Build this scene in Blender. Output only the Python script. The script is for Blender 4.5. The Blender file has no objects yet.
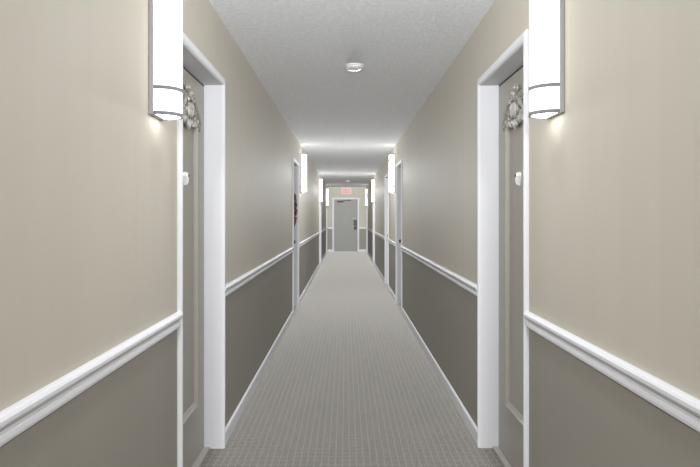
import bpy, bmesh, math, random
from mathutils import Vector, Matrix
random.seed(7)
PI = math.pi
SC = bpy.context.scene
COL = SC.collection

# ------------------------------------------------------------------ dimensions (metres)
WL, WR = 0.735, 0.800          # wall planes left / right of the camera axis
CEIL = 2.53
Y0, Y1 = -6.0, 21.9            # corridor from behind the camera to its end wall
CAM_H = 1.37
DW, DH = 0.840, 2.144            # opening of a unit door
REC = 0.100                     # depth of the door recess
CAS = 0.024                    # casing width

# ------------------------------------------------------------------ materials
def new_mat(name):
    m = bpy.data.materials.new(name); m.use_nodes = True
    nt = m.node_tree
    return m, nt, nt.nodes['Principled BSDF']

def plain(name, col, rough=0.5, metal=0.0, bump=0.0, bscale=80.0, var=0.0, vscale=6.0, spec=0.5):
    m, nt, b = new_mat(name)
    b.inputs['Base Color'].default_value = (*col, 1)
    b.inputs['Roughness'].default_value = rough
    b.inputs['Metallic'].default_value = metal
    b.inputs['Specular IOR Level'].default_value = spec
    tc = nt.nodes.new('ShaderNodeTexCoord')
    if var > 0:
        n = nt.nodes.new('ShaderNodeTexNoise'); n.inputs['Scale'].default_value = vscale
        n.inputs['Detail'].default_value = 4
        nt.links.new(tc.outputs['Object'], n.inputs['Vector'])
        mx = nt.nodes.new('ShaderNodeMix'); mx.data_type = 'RGBA'
        mx.inputs['A'].default_value = (*[c*(1-var) for c in col], 1)
        mx.inputs['B'].default_value = (*[min(1, c*(1+var)) for c in col], 1)
        nt.links.new(n.outputs['Fac'], mx.inputs['Factor'])
        nt.links.new(mx.outputs['Result'], b.inputs['Base Color'])
    if bump > 0:
        n2 = nt.nodes.new('ShaderNodeTexNoise'); n2.inputs['Scale'].default_value = bscale
        n2.inputs['Detail'].default_value = 3
        nt.links.new(tc.outputs['Object'], n2.inputs['Vector'])
        bp = nt.nodes.new('ShaderNodeBump'); bp.inputs['Strength'].default_value = bump
        bp.inputs['Distance'].default_value = 0.004
        nt.links.new(n2.outputs['Fac'], bp.inputs['Height'])
        nt.links.new(bp.outputs['Normal'], b.inputs['Normal'])
    return m

def wall_paint(name, col, rough):
    """satin wall paint with faint tall roller / wallpaper streaks"""
    m, nt, b = new_mat(name)
    b.inputs['Specular IOR Level'].default_value = 0.18
    tc = nt.nodes.new('ShaderNodeTexCoord')
    mp = nt.nodes.new('ShaderNodeMapping'); mp.inputs['Scale'].default_value = (5.0, 5.0, 0.35)
    nt.links.new(tc.outputs['Object'], mp.inputs['Vector'])
    n = nt.nodes.new('ShaderNodeTexNoise'); n.inputs['Scale'].default_value = 1.6; n.inputs['Detail'].default_value = 5
    nt.links.new(mp.outputs['Vector'], n.inputs['Vector'])
    mx = nt.nodes.new('ShaderNodeMix'); mx.data_type = 'RGBA'
    mx.inputs['A'].default_value = (*[c*0.95 for c in col], 1)
    mx.inputs['B'].default_value = (*[c*1.05 for c in col], 1)
    nt.links.new(n.outputs['Fac'], mx.inputs['Factor'])
    nt.links.new(mx.outputs['Result'], b.inputs['Base Color'])
    mr = nt.nodes.new('ShaderNodeMapRange'); mr.inputs['To Min'].default_value = rough-0.06; mr.inputs['To Max'].default_value = rough+0.06
    nt.links.new(n.outputs['Fac'], mr.inputs['Value'])
    nt.links.new(mr.outputs['Result'], b.inputs['Roughness'])
    n2 = nt.nodes.new('ShaderNodeTexNoise'); n2.inputs['Scale'].default_value = 3.0; n2.inputs['Detail'].default_value = 3
    nt.links.new(mp.outputs['Vector'], n2.inputs['Vector'])
    bp = nt.nodes.new('ShaderNodeBump'); bp.inputs['Strength'].default_value = 0.35; bp.inputs['Distance'].default_value = 0.003
    nt.links.new(n2.outputs['Fac'], bp.inputs['Height'])
    nt.links.new(bp.outputs['Normal'], b.inputs['Normal'])
    return m

def popcorn(name):
    m, nt, b = new_mat(name)
    b.inputs['Roughness'].default_value = 0.95
    b.inputs['Specular IOR Level'].default_value = 0.1
    tc = nt.nodes.new('ShaderNodeTexCoord')
    n = nt.nodes.new('ShaderNodeTexNoise'); n.inputs['Scale'].default_value = 36; n.inputs['Detail'].default_value = 6; n.inputs['Roughness'].default_value = 0.65
    nt.links.new(tc.outputs['Object'], n.inputs['Vector'])
    cr = nt.nodes.new('ShaderNodeValToRGB')
    cr.color_ramp.elements[0].position = 0.42; cr.color_ramp.elements[0].color = (0, 0, 0, 1)
    cr.color_ramp.elements[1].position = 0.68; cr.color_ramp.elements[1].color = (1, 1, 1, 1)
    nt.links.new(n.outputs['Fac'], cr.inputs['Fac'])
    mx = nt.nodes.new('ShaderNodeMix'); mx.data_type = 'RGBA'
    mx.inputs['A'].default_value = (0.78, 0.79, 0.81, 1); mx.inputs['B'].default_value = (0.88, 0.89, 0.91, 1)
    nt.links.new(cr.outputs['Color'], mx.inputs['Factor'])
    nt.links.new(mx.outputs['Result'], b.inputs['Base Color'])
    bp = nt.nodes.new('ShaderNodeBump'); bp.inputs['Strength'].default_value = 0.7; bp.inputs['Distance'].default_value = 0.009
    nt.links.new(cr.outputs['Color'], bp.inputs['Height'])
    nt.links.new(bp.outputs['Normal'], b.inputs['Normal'])
    return m

def carpet_mat(name):
    m, nt, b = new_mat(name)
    L = nt.links.new
    b.inputs['Roughness'].default_value = 0.9
    b.inputs['Specular IOR Level'].default_value = 0.2
    b.inputs['Sheen Weight'].default_value = 0.7; b.inputs['Sheen Tint'].default_value = (1.0, 0.96, 0.90, 1); b.inputs['Sheen Roughness'].default_value = 0.35
    tc = nt.nodes.new('ShaderNodeTexCoord')
    sx = nt.nodes.new('ShaderNodeSeparateXYZ'); L(tc.outputs['Object'], sx.inputs['Vector'])
    def math_(op, a, bb=None, c=None):
        n = nt.nodes.new('ShaderNodeMath'); n.operation = op
        for i, v in enumerate((a, bb, c)):
            if v is None: continue
            if isinstance(v, (int, float)): n.inputs[i].default_value = v
            else: L(v, n.inputs[i])
        return n.outputs[0]
    def line(coord, period, width):                 # 1 on a thin line every period
        t = math_('FRACT', math_('DIVIDE', coord, period))
        d = math_('ABSOLUTE', math_('SUBTRACT', t, 0.5))
        return math_('SMOOTH_MIN', 1.0, math_('MAXIMUM', 0.0, math_('SUBTRACT', 1.0, math_('DIVIDE', d, width))), 0.05)
    def noise(scale, detail=3, vec=(1, 1, 1)):
        mp = nt.nodes.new('ShaderNodeMapping'); mp.inputs['Scale'].default_value = vec
        L(tc.outputs['Object'], mp.inputs['Vector'])
        n = nt.nodes.new('ShaderNodeTexNoise'); n.inputs['Scale'].default_value = scale; n.inputs['Detail'].default_value = detail
        L(mp.outputs['Vector'], n.inputs['Vector'])
        return n.outputs['Fac']
    lx = line(sx.outputs['X'], 0.0392, 0.10)        # lengthwise pinstripe
    ly = line(sx.outputs['Y'], 0.0520, 0.14)        # crosswise pinstripe
    dash = math_('GREATER_THAN', math_('FRACT', math_('DIVIDE', sx.outputs['Y'], 0.026)), 0.45)
    brk = math_('GREATER_THAN', noise(9, 2, (6, 1, 1)), 0.46)
    lx = math_('MULTIPLY', lx, math_('MULTIPLY_ADD', dash, 0.65, 0.35))
    ly = math_('MULTIPLY', ly, math_('MULTIPLY_ADD', brk, 0.40, 0.06))
    lines = math_('MAXIMUM', lx, ly)
    # slubby yarn
    yarn = noise(90, 3, (3, 0.6, 1)); yarn2 = noise(90, 3, (0.5, 3, 1)); fine = noise(400, 2)
    # woven blocks of slightly different dye
    vo = nt.nodes.new('ShaderNodeTexVoronoi'); vo.distance = 'CHEBYCHEV'; vo.inputs['Scale'].default_value = 5.1; vo.inputs['Randomness'].default_value = 0.55
    L(tc.outputs['Object'], vo.inputs['Vector'])
    hs = nt.nodes.new('ShaderNodeSeparateXYZ'); L(vo.outputs['Color'], hs.inputs['Vector'])
    blk = nt.nodes.new('ShaderNodeMix'); blk.data_type = 'RGBA'
    blk.inputs['A'].default_value = (0.136, 0.127, 0.109, 1); blk.inputs['B'].default_value = (0.154, 0.132, 0.120, 1)
    L(hs.outputs['X'], blk.inputs['Factor'])
    tone = math_('ADD', math_('ADD', math_('MULTIPLY', yarn, 0.45), math_('MULTIPLY', yarn2, 0.45)), math_('MULTIPLY', fine, 0.5))
    tone = math_('ADD', math_('MULTIPLY', math_('SUBTRACT', tone, 0.7), 2.6), 1.0)
    mul = nt.nodes.new('ShaderNodeVectorMath'); mul.operation = 'SCALE'
    L(blk.outputs['Result'], mul.inputs[0]); L(tone, mul.inputs['Scale'])
    mx = nt.nodes.new('ShaderNodeMix'); mx.data_type = 'RGBA'
    L(mul.outputs['Vector'], mx.inputs['A']); mx.inputs['B'].default_value = (0.46, 0.44, 0.39, 1)
    L(math_('MULTIPLY', lines, 0.58), mx.inputs['Factor'])
    L(mx.outputs['Result'], b.inputs['Base Color'])
    bp = nt.nodes.new('ShaderNodeBump'); bp.inputs['Strength'].default_value = 0.5; bp.inputs['Distance'].default_value = 0.003
    L(tone, bp.inputs['Height']); L(bp.outputs['Normal'], b.inputs['Normal'])
    return m

def emit(name, col, strength, base=(0.8, 0.8, 0.8)):
    m, nt, b = new_mat(name)
    b.inputs['Base Color'].default_value = (*base, 1)
    b.inputs['Roughness'].default_value = 0.6
    b.inputs['Emission Color'].default_value = (*col, 1)
    b.inputs['Emission Strength'].default_value = strength
    return m

M = dict(
    upper=wall_paint('beige_wall_paint', (0.512, 0.477, 0.412), 0.72),
    lower=wall_paint('taupe_wainscot_paint', (0.290, 0.272, 0.237), 0.60),
    ceil=popcorn('popcorn_ceiling'),
    carpet=carpet_mat('pinstripe_carpet'),
    white=plain('white_trim_paint', (0.71, 0.71, 0.74), 0.6, spec=0.2, bump=0.08, bscale=40),
    door=plain('greige_door_paint', (0.365, 0.345, 0.312), 0.45, spec=0.3, bump=0.06, bscale=60, var=0.03),
    enddoor=plain('grey_end_door_paint', (0.285, 0.28, 0.262), 0.5, spec=0.3, var=0.05, vscale=3),
    dark=plain('dark_rubber', (0.03, 0.03, 0.03), 0.6),
    bronze=plain('dark_bronze', (0.05, 0.046, 0.042), 0.55, 0.3),
    steel=plain('grey_metal', (0.42, 0.42, 0.44), 0.5, 0.25),
    band=plain('brushed_band', (0.24, 0.235, 0.25), 0.6, 0.0),
    pewter=plain('pewter_relief', (0.40, 0.385, 0.355), 0.42, 0.25, var=0.35, vscale=28),
    chrome=plain('bright_enamel', (0.88, 0.88, 0.88), 0.25, 0.0),
    thresh=plain('threshold_wood', (0.36, 0.34, 0.31), 0.5, var=0.1, vscale=20),
    plastic=plain('white_plastic', (0.78, 0.78, 0.77), 0.4),
    greybox=plain('grey_plastic', (0.33, 0.33, 0.31), 0.5),
    greyplate=plain('pale_grey_plate', (0.40, 0.40, 0.38), 0.7, spec=0.2),
    leaf=plain('dark_wreath_leaves', (0.035, 0.028, 0.024), 0.6, var=0.4, vscale=40),
    berry=plain('red_berries', (0.30, 0.022, 0.025), 0.35),
    glow=emit('lit_sconce_diffuser', (1.0, 0.985, 0.95), 2.0, (0.3, 0.3, 0.3)),
    cap=emit('lit_sconce_opening', (1.0, 0.985, 0.95), 6.5),
    cap_low=emit('lit_sconce_bottom', (1.0, 0.985, 0.97), 7.0),
    red=emit('lit_exit_letters', (1.0, 0.10, 0.13), 0.55, (0.5, 0.03, 0.04)),
    signface=emit('lit_exit_face', (1.0, 0.55, 0.52), 0.18, (0.50, 0.40, 0.38)),
)

# ------------------------------------------------------------------ mesh helpers
def mesh_from(name, verts, faces, mats, fmat=None, smooth=False):
    me = bpy.data.meshes.new(name)
    me.from_pydata([tuple(v) for v in verts], [], faces)
    for m in mats: me.materials.append(m)
    if fmat:
        for p, i in zip(me.polygons, fmat): p.material_index = i
    bm = bmesh.new(); bm.from_mesh(me); bmesh.ops.recalc_face_normals(bm, faces=bm.faces); bm.to_mesh(me); bm.free()
    if smooth:
        for p in me.polygons: p.use_smooth = True
    return me

class MB:
    """collects simple shapes into one mesh"""
    def __init__(s): s.bm = bmesh.new()
    def box(s, x0, x1, y0, y1, z0, z1, bevel=0.0, seg=2, mi=0):
        r = bmesh.ops.create_cube(s.bm, size=1.0)
        vs = r['verts']
        for v in vs:
            v.co = Vector((x0 + (v.co.x+.5)*(x1-x0), y0 + (v.co.y+.5)*(y1-y0), z0 + (v.co.z+.5)*(z1-z0)))
        fs = set(f for v in vs for f in v.link_faces)
        for f in fs: f.material_index = mi
        if bevel > 0:
            es = list(set(e for v in vs for e in v.link_edges))
            bmesh.ops.bevel(s.bm, geom=es, offset=bevel, segments=seg, affect='EDGES', profile=0.5)
        return s
    def ball(s, c, r, sub=2, scale=(1, 1, 1), rot=None):
        res = bmesh.ops.create_icosphere(s.bm, subdivisions=sub, radius=r)
        mt = Matrix.Translation(c) @ (rot.to_4x4() if rot else Matrix()) @ Matrix.Diagonal((*scale, 1))
        bmesh.ops.transform(s.bm, matrix=mt, verts=res['verts'])
        return s
    def tube(s, pts, rad, n=8):
        pts = [Vector(p) for p in pts]
        if not isinstance(rad, (list, tuple)): rad = [rad]*len(pts)
        rings = []
        up = Vector((0, 1, 0))
        for i, p in enumerate(pts):
            a = pts[max(0, i-1)]; b = pts[min(len(pts)-1, i+1)]
            t = (b-a).normalized()
            u = t.cross(up)
            if u.length < 1e-4: u = t.cross(Vector((1, 0, 0)))
            u.normalize(); w = t.cross(u).normalized()
            rings.append([s.bm.verts.new(p + rad[i]*(math.cos(2*PI*k/n)*u + math.sin(2*PI*k/n)*w)) for k in range(n)])
        for r0, r1 in zip(rings, rings[1:]):
            for k in range(n):
                s.bm.faces.new((r0[k], r0[(k+1) % n], r1[(k+1) % n], r1[k]))
        s.bm.faces.new(rings[0][::-1]); s.bm.faces.new(rings[-1])
        return s
    def lathe(s, prof, axis='y', c=(0, 0, 0), n=24):
        """prof: (radius, height along the axis)"""
        rings = []
        for r, h in prof:
            ring = []
            for k in range(n):
                a = 2*PI*k/n; p, q = r*math.cos(a), r*math.sin(a)
                co = {'y': (p, h, q), 'z': (p, q, h), 'x': (h, p, q)}[axis]
                ring.append(s.bm.verts.new(Vector(co)+Vector(c)))
            rings.append(ring)
        for r0, r1 in zip(rings, rings[1:]):
            for k in range(n):
                s.bm.faces.new((r0[k], r0[(k+1) % n], r1[(k+1) % n], r1[k]))
        s.bm.faces.new(rings[0][::-1]); s.bm.faces.new(rings[-1])
        return s
    def mesh(s, name, mats, smooth=False):
        bmesh.ops.recalc_face_normals(s.bm, faces=s.bm.faces)
        me = bpy.data.meshes.new(name); s.bm.to_mesh(me); s.bm.free()
        for m in (mats if isinstance(mats, (list, tuple)) else [mats]): me.materials.append(m)
        if smooth:
            for p in me.polygons: p.use_smooth = True
            try: me.set_sharp_from_angle(angle=math.radians(40))
            except Exception: pass
        return me

def obj(name, me, parent=None, loc=(0, 0, 0), rz=0.0, label=None):
    o = bpy.data.objects.new(name, me); COL.objects.link(o)
    o.location = loc; o.rotation_euler = (0, 0, rz)
    if parent: o.parent = parent
    if label: o['label'] = label
    return o
def tag(o, label, cat, group=None, kind=None):
    o['label'] = label; o['category'] = cat
    if group: o['group'] = group
    if kind: o['kind'] = kind
    return o

def sweep_frame(name, prof, x0, x1, zb, zt, mat, closed=False, head=1.0):
    """sweep a profile (u outward from the edge, y depth) round an opening; closed = also along the bottom"""
    verts, faces = [], []
    n = len(prof)
    for (u, y) in prof:
        if closed:
            verts += [(x0-u, y, zb-u), (x0-u, y, zt+u), (x1+u, y, zt+u), (x1+u, y, zb-u)]
        else:
            verts += [(x0-u, y, zb), (x0-u, y, zt+u*head), (x1+u, y, zt+u*head), (x1+u, y, zb)]
    legs = 4 if closed else 3
    for i in range(n):
        j = (i+1) % n
        for k in range(legs):
            l = (k+1) % 4
            faces.append((4*i+k, 4*i+l, 4*j+l, 4*j+k))
    if not closed:
        faces.append(tuple(4*i for i in range(n))); faces.append(tuple(4*i+3 for i in range(n)))
    me = mesh_from(name, verts, faces, [mat], smooth=False)
    return me

def extrude_profile(name, prof, a, b, mapf, mat):
    """prof (v protrusion, z); mapf(u, v, z) -> world"""
    n = len(prof); verts = [mapf(a, v, z) for v, z in prof] + [mapf(b, v, z) for v, z in prof]
    faces = [(i, (i+1) % n, n+(i+1) % n, n+i) for i in range(n)] + [tuple(range(n)), tuple(range(n, 2*n))]
    return mesh_from(name, verts, faces, [mat])

MAPL = lambda u, v, z: (-WL+v, u, z)
MAPR = lambda u, v, z: (WR-v, u, z)
MAPE = lambda u, v, z: (u, Y1-v, z)

# ------------------------------------------------------------------ layout of the corridor (centre of each opening along Y)
DL = [2.884, 8.13, 15.75, 21.09]            # left wall doors
DR = [2.893, 8.395, 10.91, 15.93, 21.14]     # right wall doors
SL = [2.160, 9.06, 15.05, 20.37]             # left sconces
SR = [2.125, 9.14, 15.28, 20.47]             # right sconces
SPLIT = 0.92                                 # paint changes colour behind the chair rail
TH = 0.22                                    # wall thickness

def spans(centres, half, lo, hi):
    out, a = [], lo
    for c in centres:
        out.append((a, c-half)); a = c+half
    out.append((a, hi)); return out

def side_wall(name, doors, sgn, w, label):
    mb = MB()
    xa, xb = (w, w+TH) if sgn > 0 else (-w-TH, -w)
    for a, b in spans(doors, DW/2+0.008, Y0, Y1+0.2):
        mb.box(xa, xb, a, b, SPLIT, CEIL, mi=0); mb.box(xa, xb, a, b, 0, SPLIT, mi=1)
    for c in doors:
        mb.box(xa, xb, c-DW/2-0.008, c+DW/2+0.008, DH+0.008, CEIL, mi=0)
    o = obj(name, mb.mesh(name, [M['upper'], M['lower']]))
    return tag(o, label, 'wall', kind='structure')
side_wall('wall_left', DL, -1, WL, 'long left corridor wall, beige above and taupe below a white rail')
side_wall('wall_right', DR, 1, WR, 'long right corridor wall, beige above and taupe below a white rail')

EDW, EDH, EDX = 0.912, 2.035, -0.008         # end door opening
mb = MB()
for a, b in ((-WL, EDX-EDW/2-0.008), (EDX+EDW/2+0.008, WR)):
    mb.box(a, b, Y1, Y1+0.2, SPLIT, CEIL, mi=0); mb.box(a, b, Y1, Y1+0.2, 0, SPLIT, mi=1)
mb.box(EDX-EDW/2-0.008, EDX+EDW/2+0.008, Y1, Y1+0.2, EDH+0.008, CEIL, mi=0)
tag(obj('wall_back', mb.mesh('wall_back', [M['upper'], M['lower']])), 'short wall closing the far end of the corridor around the grey door', 'wall', kind='structure')
mb = MB(); mb.box(-WL, WR, Y0-0.2, Y0, SPLIT, CEIL, mi=0); mb.box(-WL, WR, Y0-0.2, Y0, 0, SPLIT, mi=1)
tag(obj('wall_front', mb.mesh('wall_front', [M['upper'], M['lower']])), 'wall behind the viewer closing the near end of the corridor', 'wall', kind='structure')
mb = MB(); mb.box(-WL-TH, WR+TH, Y0-0.2, Y1+0.2, CEIL, CEIL+0.1)
tag(obj('ceiling', mb.mesh('ceiling', M['ceil'])), 'grey white popcorn textured ceiling running down the corridor', 'ceiling', kind='structure')
mb = MB(); mb.box(-WL-TH, WR+TH, Y0-0.2, Y1+0.2, -0.1, 0)
tag(obj('floor', mb.mesh('floor', M['carpet'])), 'grey taupe carpet with thin pale pinstripe grid', 'carpet floor', kind='structure')

# chair rails and baseboards, one piece per stretch of wall
RAIL = [(0, .885), (.008, .885), (.0125, .889), (.0135, .897), (.011, .904), (.006, .907), (.007, .916), (.013, .925),
        (.021, .929), (.0245, .936), (.0245, .945), (.020, .952), (.012, .955), (0, .955)]
BASE = [(0, 0), (.013, 0), (.013, .070), (.010, .079), (.004, .085), (0, .085)]
trims = []
side_txt = {'left': ['nearest the viewer, before the first left door', 'between the first left door and the door with the wreath',
                     'beyond the door with the wreath', 'between the two farthest left doors', 'in the far left corner'],
            'right': ['nearest the viewer, before the first right door', 'between the first and second right doors', 'between the second and third right doors',
                      'beyond the third right door', 'between the two farthest right doors', 'in the far right corner']}
k = 1
for side, doors, mf, in (('left', DL, MAPL), ('right', DR, MAPR)):
    for i, (a, b) in enumerate(spans(doors, DW/2+CAS, Y0, Y1)):
        if b-a < 0.02: continue
        o = obj('trim_%d' % k, extrude_profile('trim', RAIL, a, b, mf, M['white'])); k += 1
        tag(o, 'white chair rail on the %s wall %s' % (side, side_txt[side][i]), 'chair rail', 'chair rails', 'structure')
        o = obj('baseboard_%s' % side, extrude_profile('baseboard', BASE, a, b, mf, M['white']))
        tag(o, 'white baseboard on the %s wall %s' % (side, side_txt[side][i]), 'baseboard', 'baseboards', 'structure')
for a, b, s in ((-WL+0.0246, EDX-EDW/2-0.07, 'left'), (EDX+EDW/2+0.07, WR-0.0246, 'right')):
    o = obj('trim_%d' % k, extrude_profile('trim', RAIL, a, b, MAPE, M['white'])); k += 1
    tag(o, 'short white chair rail on the end wall %s of the grey door' % s, 'chair rail', 'chair rails', 'structure')
    o = obj('baseboard_back', extrude_profile('baseboard', BASE, a, b, MAPE, M['white']))
    tag(o, 'short white baseboard on the end wall %s of the grey door' % s, 'baseboard', 'baseboards', 'structure')

# ------------------------------------------------------------------ unit doors: local x along the wall, front faces -y, wall plane at y = 0
H = DW/2
FRAME = [(0, REC+0.05), (0, -.002), (.0015, -.010), (.004, -.016), (.008, -.0195), (.014, -.020), (.019, -.018), (.022, -.013), (CAS, -.006), (CAS, -.001), (CAS, 0), (.007, 0), (.007, REC+0.05)]
frame_me = sweep_frame('door_frame', FRAME, -H, H, 0, DH, M['white'], head=2.0)
GAP = 0.011
leaf_me = MB().box(-H+GAP, H-GAP, REC, REC+0.045, 0.016, DH-GAP, bevel=0.002, seg=1).mesh('door_leaf', M['door'])
seal_me = sweep_frame('weatherstrip', [(-GAP, REC+0.004), (0, REC+0.004), (0, REC+0.044), (-GAP, REC+0.044)], -H, H, 0.012, DH, M['dark'])
thr_me = MB().box(-H, H, REC-.034, REC+0.048, 0, 0.012, bevel=0.003).mesh('threshold', M['thresh'])
PX, PZ0, PZ1 = 0.178, 0.353, 1.85
MOULD = [(0, REC), (0, REC-.005), (.005, REC-.010), (.010, REC-.006), (.015, REC-.012), (.021, REC-.020), (.028, REC-.021), (.033, REC-.014), (.037, REC-.004), (.037, REC)]
mould_me = sweep_frame('panel_moulding', MOULD, -PX, PX, PZ0, PZ1, M['door'], closed=True)

def crest_mesh():
    """cast relief: urn with ball and scroll finial between two leafy wings, a leaf drop under it"""
    mb = MB(); yb = REC-0.012
    zc = 1.92
    def spiral(cx, cz, r0, turns, sx, a0, rad, yo=0.0, grow=True):
        pts, rr = [], []
        n = int(18*turns)
        for i in range(n+1):
            t = i/n; r = r0*(1-0.82*t); a = a0 + sx*2*PI*turns*t
            pts.append((cx+r*math.cos(a), yb-yo-0.008*t, cz+r*math.sin(a))); rr.append(rad*(1-0.45*t))
        mb.tube(pts, rr, 6)
    # urn body with gadroons
    mb.ball((0, yb-.008, zc-.012), 1, 2, (.050, .030, .058))
    for i in range(-2, 3):
        mb.ball((i*.019, yb-.032+abs(i)*.006, zc-.015), 1, 1, (.010, .010, .050))
    mb.ball((0, yb-.018, zc+.050), 1, 2, (.052, .018, .010))     # lip
    mb.ball((0, yb-.018, zc+.066), 1, 2, (.030, .016, .010))
    mb.ball((0, yb-.020, zc+.083), 1, 2, (.021, .021, .021))     # ball
    for s in (-1, 1):
        spiral(s*.022, zc+.116, .022, 1.2, s, -PI/2, .008, .010)  # finial scrolls
        spiral(s*.050, zc+.060, .018, 1.1, -s, PI if s > 0 else 0, .007, .008)
    mb.ball((0, yb-.012, zc+.124), 1, 1, (.010, .012, .022))
    # wings: s-scrolls dressed with leaves
    for s in (-1, 1):
        pts = [(s*(.040+.225*t), yb-.014-.010*math.sin(PI*t), zc+.040-.105*t**1.25+.020*math.sin(2*PI*t)) for t in [i/14 for i in range(15)]]
        mb.tube(pts, [.013-.006*i/14 for i in range(15)], 7)
        spiral(s*.236, zc-.050, .030, 1.35, s, PI/2, .010, .010)
        spiral(s*.128, zc-.046, .030, 1.3, -s, PI/2, .009, .012)
        for i in range(9):
            t = 0.06+0.9*i/8
            cx = s*(.040+.225*t); cz = zc+.040-.105*t**1.25+.020*math.sin(2*PI*t)
            for up in (1, -1):
                ang = up*(0.9+0.25*math.sin(i*1.7)) - 0.35
                ln = .034 - .012*t + .006*((i*7) % 3)/2
                rot = Matrix.Rotation(-s*ang if s > 0 else PI+ang*1.0, 3, 'Y') if False else Matrix.Rotation(-ang if s > 0 else ang+PI, 3, 'Y')
                d = rot @ Vector((ln*.75, 0, 0))
                mb.ball((cx+d.x, yb-.010-.004*(i % 2), cz+d.z), 1, 1, (ln*.72, .011, .0095), rot)
        for i in range(4):                                        # hanging leaf cluster under each wing
            mb.ball((s*(.060+.030*i), yb-.012, zc-.072-.012*(i % 2)), 1, 1, (.011, .012, .024), Matrix.Rotation(s*(.5-.25*i), 3, 'Y'))
    # drop
    for i, (dx, dz, l) in enumerate(((0, -.098, .034), (-.020, -.088, .028), (.020, -.088, .028), (-.036, -.074, .022), (.036, -.074, .022))):
        mb.ball((dx, yb-.014+.002*i, zc+dz), 1, 1, (.011, .014, l), Matrix.Rotation(-dx*9, 3, 'Y'))
    for v in mb.bm.verts: v.co.z = 1.935 + (v.co.z-1.925)*.87; v.co.x *= .88
    return mb.mesh('crest', M['pewter'], True)
crest_me = crest_mesh()

def viewer_mesh():
    # teardrop knocker plate, point down
    pts = []
    for i in range(20):
        a = PI*1.5*i/19 - PI*0.25
        pts.append((.019*math.cos(a), .019*math.sin(a)+.012))
    pts.append((0, -.040))
    n = len(pts); v = [(x, REC, z+1.570) for x, z in pts] + [(x*.9, REC-.016, z*.92+1.570) for x, z in pts] + [(x*.55, REC-.024, z*.6+1.572) for x, z in pts]
    f = [(i, (i+1) % n, n+(i+1) % n, n+i) for i in range(n)] + [(n+i, n+(i+1) % n, 2*n+(i+1) % n, 2*n+i) for i in range(n)] + [tuple(range(2*n, 3*n))]
    return mesh_from('door_viewer', v, f, [M['chrome']])
viewer_me = viewer_mesh()
lens_me = MB().lathe([(.0075, REC-.020), (.0075, REC-.027), (.004, REC-.0285)], 'y', (0, 0, 1.581), 14).mesh('viewer_lens', M['dark'], True)
knob_me = MB().lathe([(.032, 0), (.032, -.004), (.026, -.009), (.011, -.012), (.010, -.034), (.020, -.040), (.027, -.050), (.027, -.060), (.020, -.068), (.006, -.071)], 'y', (0, REC, 0.985), 20).mesh('door_knob', M['bronze'], True)
plate7_me = MB().box(-.03, .03, REC-.05, REC, -.05, .05, bevel=.004).mesh('latch_plate', M['bronze'])

def unit_door(n, side, y, latch_far, label, knob=True):
    """latch_far: the knob sits on the edge farther from the camera"""
    rz = PI/2 if side == 'left' else -PI/2
    e = obj('door_%d' % n, None, None, (-WL if side == 'left' else WR, y, 0), rz)
    tag(e, label, 'door', 'unit doors along the corridor', 'structure')
    far = 1 if side == 'left' else -1
    latch = far if latch_far else -far
    obj('door_frame', frame_me, e, label='white door frame')
    lf = obj('door_leaf', leaf_me, e, label='greige painted door leaf')
    obj('weatherstrip', seal_me, e, label='thin dark door seal'); obj('threshold', thr_me, e, label='pale wooden threshold')
    obj('panel_moulding', mould_me, lf); obj('crest', crest_me, lf, label='pewter relief crest with scrolls and leaves')
    vw = obj('door_viewer', viewer_me, lf, label='small bright teardrop door viewer'); obj('viewer_lens', lens_me, lf, label='dark viewer lens')
    obj('door_knob', knob_me, lf, (latch*(H-.068), 0, 0), label='dark bronze round knob')
    if n == 7: obj('latch_plate', plate7_me, lf, (latch*(H-.045), 0, .30), label='small dark plate low on the door edge')
    return e
unit_door(1, 'left', DL[0], False, 'nearest greige door on the left, with pewter crest, beside the large left sconce')
unit_door(2, 'left', DL[1], True, 'left corridor door with the red berry wreath hanging on it')
unit_door(3, 'left', DL[2], True, 'left recessed door just beyond the third left sconce from the viewer')
unit_door(4, 'left', DL[3], True, 'farthest recessed door on the left, next to the end wall')
unit_door(5, 'right', DR[0], False, 'nearest greige door on the right, with pewter crest, beside the large right sconce')
unit_door(6, 'right', DR[1], True, 'second recessed door on the right, just before a lit sconce')
unit_door(7, 'right', DR[2], True, 'third recessed door on the right, just past the second right sconce')
unit_door(8, 'right', DR[3], True, 'fourth recessed door on the right, beyond the third right sconce')
unit_door(9, 'right', DR[4], True, 'farthest recessed door on the right, next to the end wall')

# ------------------------------------------------------------------ end door
e = obj('door_10', None, None, (EDX, Y1, 0)); tag(e, 'plain grey door with closer and lever under the exit sign at the corridor end', 'door', kind='structure')
h = EDW/2
FR2 = [(0, .09), (0, -.003), (.004, -.011), (.012, -.015), (.058, -.015), (.066, -.011), (.07, 0), (.007, 0), (.007, .09)]
obj('door_frame', sweep_frame('end_frame', FR2, -h, h, 0, EDH, M['white']), e, label='white door frame')
lf = obj('door_leaf', MB().box(-h+.004, h-.004, .035, .08, .012, EDH-.004, bevel=.002, seg=1).mesh('end_leaf', M['enddoor']), e, label='flat grey door leaf')
obj('weatherstrip', sweep_frame('end_seal', [(-.004, .040), (0, .040), (0, .078), (-.004, .078)], -h, h, .012, EDH, M['dark']), e, label='thin dark door seal')
obj('threshold', MB().box(-h, h, .02, .085, 0, .011, bevel=.003).mesh('end_threshold', M['steel']), e)
cl = obj('door_closer', MB().box(-h+.12, -h+.36, -.022, .035, EDH-.115, EDH-.055, bevel=.006).mesh('door_closer', M['bronze']), lf, label='dark door closer box')
obj('closer_arm', MB().tube([(-h+.30, -.028, EDH-.066), (-h+.40, -.15, EDH-.052), (-h+.62, -.02, EDH-.030)], .009, 8).box(-h+.58, -h+.66, -.026, -.010, EDH-.045, EDH-.015).mesh('closer_arm', M['bronze']), lf, label='dark closer arm')
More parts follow.
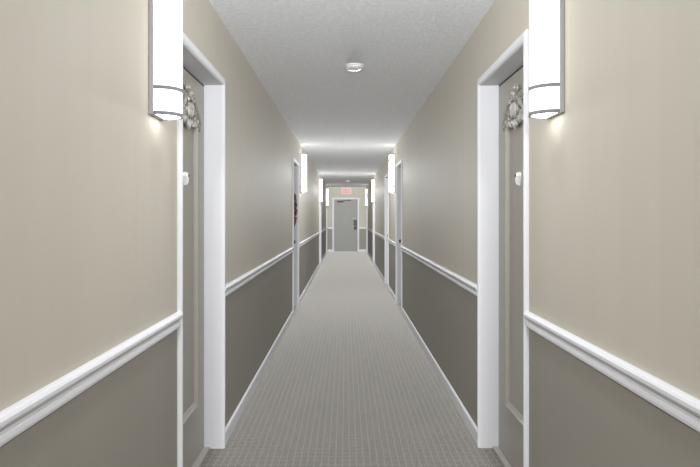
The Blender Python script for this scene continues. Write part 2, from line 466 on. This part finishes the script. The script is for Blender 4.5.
obj('handle_plate', MB().box(h-.135, h-.03, .015, .0355, .85, 1.24, bevel=.004).mesh('handle_plate', M['bronze']), lf, label='tall dark handle plate')
obj('lever_handle', MB().tube([(h-.075, .026, 1.0), (h-.075, -.028, 1.0), (h-.10, -.034, 1.0), (h-.215, -.034, .995)], .011, 10).mesh('lever_handle', M['steel'], True), lf)
obj('notice_plate', MB().box(h-.19, h-.05, .0305, .0352, 1.265, 1.315).mesh('notice_plate', M['greyplate']), lf, label='small pale plate above the lever')

# ------------------------------------------------------------------ sconces: origin at the bottom, wall plane y = 0, light on -y
SW, SH_, PT = 0.150, 0.635, 0.017
def arc(a, b, n=28):
    return [(a*math.cos(PI*i/n), -PT-b*math.sin(PI*i/n)) for i in range(n+1)]
def arc_shell(name, a, b, z0, z1, mat, cap=False):
    p = arc(a, b); n = len(p)
    v = [(x, y, z0) for x, y in p] + [(x, y, z1) for x, y in p]
    f = [(i, i+1, n+i+1, n+i) for i in range(n-1)] + [(0, n-1, 2*n-1, n)]
    f += [tuple(range(n)), tuple(range(n, 2*n))]
    me = mesh_from(name, v, f, [mat])
    for q in me.polygons[:n-1]: q.use_smooth = True
    return me
def arc_band(name, a, b, t, z0, z1, mat):
    po, pi_ = arc(a+t*.6, b+t), arc(a-.004, b-.004)
    n = len(po)
    v = [(x, y, z) for z in (z0, z1) for x, y in po] + [(x, y, z) for z in (z0, z1) for x, y in pi_]
    f = []
    for i in range(n-1):
        f += [(i, i+1, n+i+1, n+i), (2*n+i, 2*n+i+1, 3*n+i+1, 3*n+i), (i, i+1, 2*n+i+1, 2*n+i), (n+i, n+i+1, 3*n+i+1, 3*n+i)]
    f += [(0, n, 3*n, 2*n), (n-1, 2*n-1, 4*n-1, 3*n-1)]
    return mesh_from(name, v, f, [mat])
A_, B_ = SW/2-.004, 0.084
plate_me = MB().box(-SW/2, SW/2, -PT, 0, 0, SH_, bevel=.0015, seg=1).mesh('back_plate', M['steel'])
RZ = [0.002, 0.098, SH_-0.108, SH_-0.012]
diff_me = arc_shell('diffuser', A_, B_, 0.006, SH_-0.006, M['glow'])
ring_me = arc_band('ring', A_, B_, .0035, -.002, .011, M['band'])
cap_me = arc_shell('end_lens', A_-.006, B_-.006, 0, .002, M['cap'])
cap_low_me = arc_shell('end_lens', A_-.006, B_-.006, 0, .002, M['cap_low'])
def sconce(side, y, label, power=1.0):
    e = obj('wall_sconce', None, None, (-WL if side == 'left' else WR, y, 1.752), PI/2 if side == 'left' else -PI/2)
    tag(e, label, 'wall light', 'wall sconces along the corridor')
    obj('back_plate', plate_me, e, label='grey metal back plate')
    obj('diffuser', diff_me, e, label='glowing white curved diffuser')
    for z in RZ: obj('ring', ring_me, e, (0, 0, z), label='thin grey metal band')
    obj('end_lens', cap_low_me, e, (0, 0, 0.0035), label='glowing bottom opening'); obj('end_lens', cap_me, e, (0, 0, SH_-.0055), label='glowing top opening')
    L = bpy.data.lights.new('fill_light', 'POINT'); L.energy = 1.0; L.shadow_soft_size = 0.05; L.color = (0.955, 0.98, 1.0)
    L.use_nodes = True; nt = L.node_tree
    em = next(n for n in nt.nodes if n.type == 'EMISSION'); fo = nt.nodes.new('ShaderNodeLightFalloff')
    fo.inputs['Strength'].default_value = 1.0; fo.inputs['Smooth'].default_value = 0.45
    m1 = nt.nodes.new('ShaderNodeMath'); m1.operation = 'MULTIPLY'; m1.inputs[1].default_value = FILL*power
    m2 = nt.nodes.new('ShaderNodeMath'); m2.operation = 'MULTIPLY_ADD'; m2.inputs[1].default_value = FILL_FLAT*power
    nt.links.new(fo.outputs['Linear'], m1.inputs[0]); nt.links.new(fo.outputs['Constant'], m2.inputs[0])
    nt.links.new(m1.outputs[0], m2.inputs[2]); nt.links.new(m2.outputs[0], em.inputs['Strength'])
    obj('fill_light', L, e, (0, -0.25, SH_*.5))  # fill lamp added in front of the diffuser, fading slowly to even out the hall
    return e
FILL = 14.5; FILL_FLAT = 1.0
nth = ['largest and nearest lit sconce on the %s wall, before the first door', 'second lit sconce on the %s wall, just past the %s',
       'third lit sconce along the %s wall, about halfway to the exit sign', 'smallest and farthest lit sconce on the %s wall, near the end door']
for side, ys in (('left', SL), ('right', SR)):
    for i, y in enumerate(ys):
        t = nth[i]
        lab = t % (side, 'door with the red wreath' if side == 'left' else 'second right door') if i == 1 else t % side
        sconce(side, y, lab, (1.15, 1.08, 1.12, 0.25)[i])
    sconce(side, -0.6, 'lit sconce on the %s wall just behind the viewer, unseen, added to light the near walls' % side, 0.75)  # unseen pair added to brighten the near walls and rails
    sconce(side, -4.6, 'lit sconce on the %s wall far behind the viewer, unseen, added for more light' % side)  # second unseen pair, added for light from behind the camera

# ------------------------------------------------------------------ smoke detectors
def detector(x, y, label, s=1.0):
    e = obj('smoke_detector', None, None, (x, y, CEIL)); tag(e, label, 'smoke detector', 'smoke detectors')
    obj('base', MB().lathe([(.071*s, 0), (.071*s, -.008*s), (.068*s, -.011*s)], 'z', n=32).mesh('base', M['plastic'], True), e)
    obj('cover', MB().lathe([(.060*s, -.011*s), (.061*s, -.022*s), (.057*s, -.030*s), (.046*s, -.034*s), (.020*s, -.035*s)], 'z', n=32).mesh('cover', M['plastic'], True), e)
    vm = MB()
    for q in range(12):
        a = 2*PI*q/12+.1; c, sn = math.cos(a), math.sin(a)
        p0 = Vector((c*.0585*s, sn*.0600*s, -.025*s)); t = Vector((-sn, c, 0))
        vm.tube([p0-t*.011*s, p0+t*.011*s], .0035*s, 6)
    obj('vent_slots', vm.mesh('vent_slots', M['greybox']), e, label='dark vent slots round the cover')
    obj('test_button', MB().lathe([(.011*s, -.034*s), (.010*s, -.038*s)], 'z', (.018*s, -.012*s, 0), 16).mesh('test_button', M['greybox'], True), e)
detector(0.066, 4.30, 'round white smoke detector on the ceiling nearest the viewer')
detector(0.060, 18.2, 'small far smoke detector on the ceiling in front of the exit sign')

# ------------------------------------------------------------------ exit sign
e = obj('exit_sign', None, None, (0.020, Y1, 2.245)); tag(e, 'lit exit sign with red letters on the end wall above the grey door', 'exit sign')
obj('housing', MB().box(-.185, .185, -.055, 0, 0, .235, bevel=.006).mesh('housing', M['plastic']), e, label='white sign housing')
obj('face', MB().box(-.172, .172, -.058, -.0545, .013, .222).mesh('face', M['signface']), e, label='pale pink lit face')
def letter(ch, cx):
    mb = MB(); w, z0, z1, t = .058, .035, .200, .018; y0, y1 = -.0615, -.0575
    if ch == 'E':
        mb.box(cx-w/2, cx-w/2+t, y0, y1, z0, z1)
        for z in (z0, (z0+z1-t)/2, z1-t): mb.box(cx-w/2+t, cx+w/2, y0, y1, z, z+t)
    elif ch == 'I': mb.box(cx-t/2, cx+t/2, y0, y1, z0, z1)
    elif ch == 'T': mb.box(cx-t/2, cx+t/2, y0, y1, z0, z1-t); mb.box(cx-w/2, cx+w/2, y0, y1, z1-t, z1)
    else:
        for s in (-1, 1):
            v = []
            for yy in (y0, y1):
                v += [mb.bm.verts.new((cx-s*w/2, yy, z0)), mb.bm.verts.new((cx-s*w/2+s*t*1.2, yy, z0)), mb.bm.verts.new((cx+s*w/2, yy, z1)), mb.bm.verts.new((cx+s*w/2-s*t*1.2, yy, z1))]
            for f in ((0, 1, 2, 3), (4, 5, 6, 7), (0, 1, 5, 4), (1, 2, 6, 5), (2, 3, 7, 6), (3, 0, 4, 7)): mb.bm.faces.new([v[i] for i in f])
    return mb.mesh('letter', M['red'])
for ch, cx in zip('EXIT', (-.112, -.034, .032, .098)): obj('letter', letter(ch, cx), e, label='red lit letter %s' % ch)

# ------------------------------------------------------------------ wreath on the second left door
e = obj('door_wreath', None, None, (-WL-REC, DL[1], 1.475), PI/2); tag(e, 'dark wreath with red berries hanging on the second left door', 'wreath')
def torus_pt(a, b, R=.185, r=.048): return Vector(((R+r*math.cos(b))*math.cos(a), -.050-r*math.sin(b)*.9, (R+r*math.cos(b))*math.sin(a)))
mb = MB()
for i in range(230):
    a, b = random.uniform(0, 2*PI), random.uniform(-.4, PI+.4)
    p = torus_pt(a, b); rot = Matrix.Rotation(random.uniform(0, PI), 3, 'Y') @ Matrix.Rotation(random.uniform(-.8, .8), 3, 'Z')
    mb.ball(p, 1, 1, (.034, .007, .013), rot)
ringp = [torus_pt(2*PI*i/32, 0, .185, 0) for i in range(33)]
mb.tube(ringp, .030, 8)
obj('foliage', mb.mesh('foliage', M['leaf']), e, label='dark twiggy foliage')
mb = MB()
for i in range(60):
    mb.ball(torus_pt(random.uniform(0, 2*PI), random.uniform(.0, PI), r=.060), random.uniform(.010, .015), 1)
o = obj('berries', mb.mesh('berries', M['berry'], True), e, label='clustered red berries'); o['kind'] = 'stuff'
obj('hanger', MB().tube([(0, -.004, .225), (0, -.006, .42), (0, -.004, .50)], .004, 6).mesh('hanger', M['steel']), e)

# ------------------------------------------------------------------ small grey box on the right wall, far down the corridor
e = obj('mounted_box', None, None, (WR, 19.55, 1.945), -PI/2); tag(e, 'small grey box high on the right wall before the farthest right sconce', 'box')
obj('housing', MB().box(-.075, .075, -.06, 0, 0, .26, bevel=.008).mesh('housing', M['greybox']), e)
obj('cover', MB().box(-.060, .060, -.066, -.059, .10, .245, bevel=.002).mesh('cover', M['plastic']), e, label='paler front cover')

# ------------------------------------------------------------------ camera, world, colour
cam = bpy.data.cameras.new('camera'); co = bpy.data.objects.new('camera', cam); COL.objects.link(co)
co.location = (0, 0, CAM_H); co.rotation_euler = (PI/2, 0, 0)
cam.sensor_width = 36; cam.sensor_fit = 'HORIZONTAL'; cam.lens = 560/700*36
cam.shift_x = 4.0/700; cam.shift_y = -17.0/700
cam.clip_start = 0.05; cam.clip_end = 100
SC.camera = co
w = bpy.data.worlds.new('world'); SC.world = w; w.use_nodes = True
w.node_tree.nodes['Background'].inputs['Color'].default_value = (0, 0, 0, 1)
SC.view_settings.view_transform = 'Standard'; SC.view_settings.look = 'None'
SC.view_settings.gamma = 1.0; SC.view_settings.use_curve_mapping = False
SC.view_settings.exposure = 0.31
SC.cycles.max_bounces = 12; SC.cycles.diffuse_bounces = 8
SC.cycles.use_denoising = True
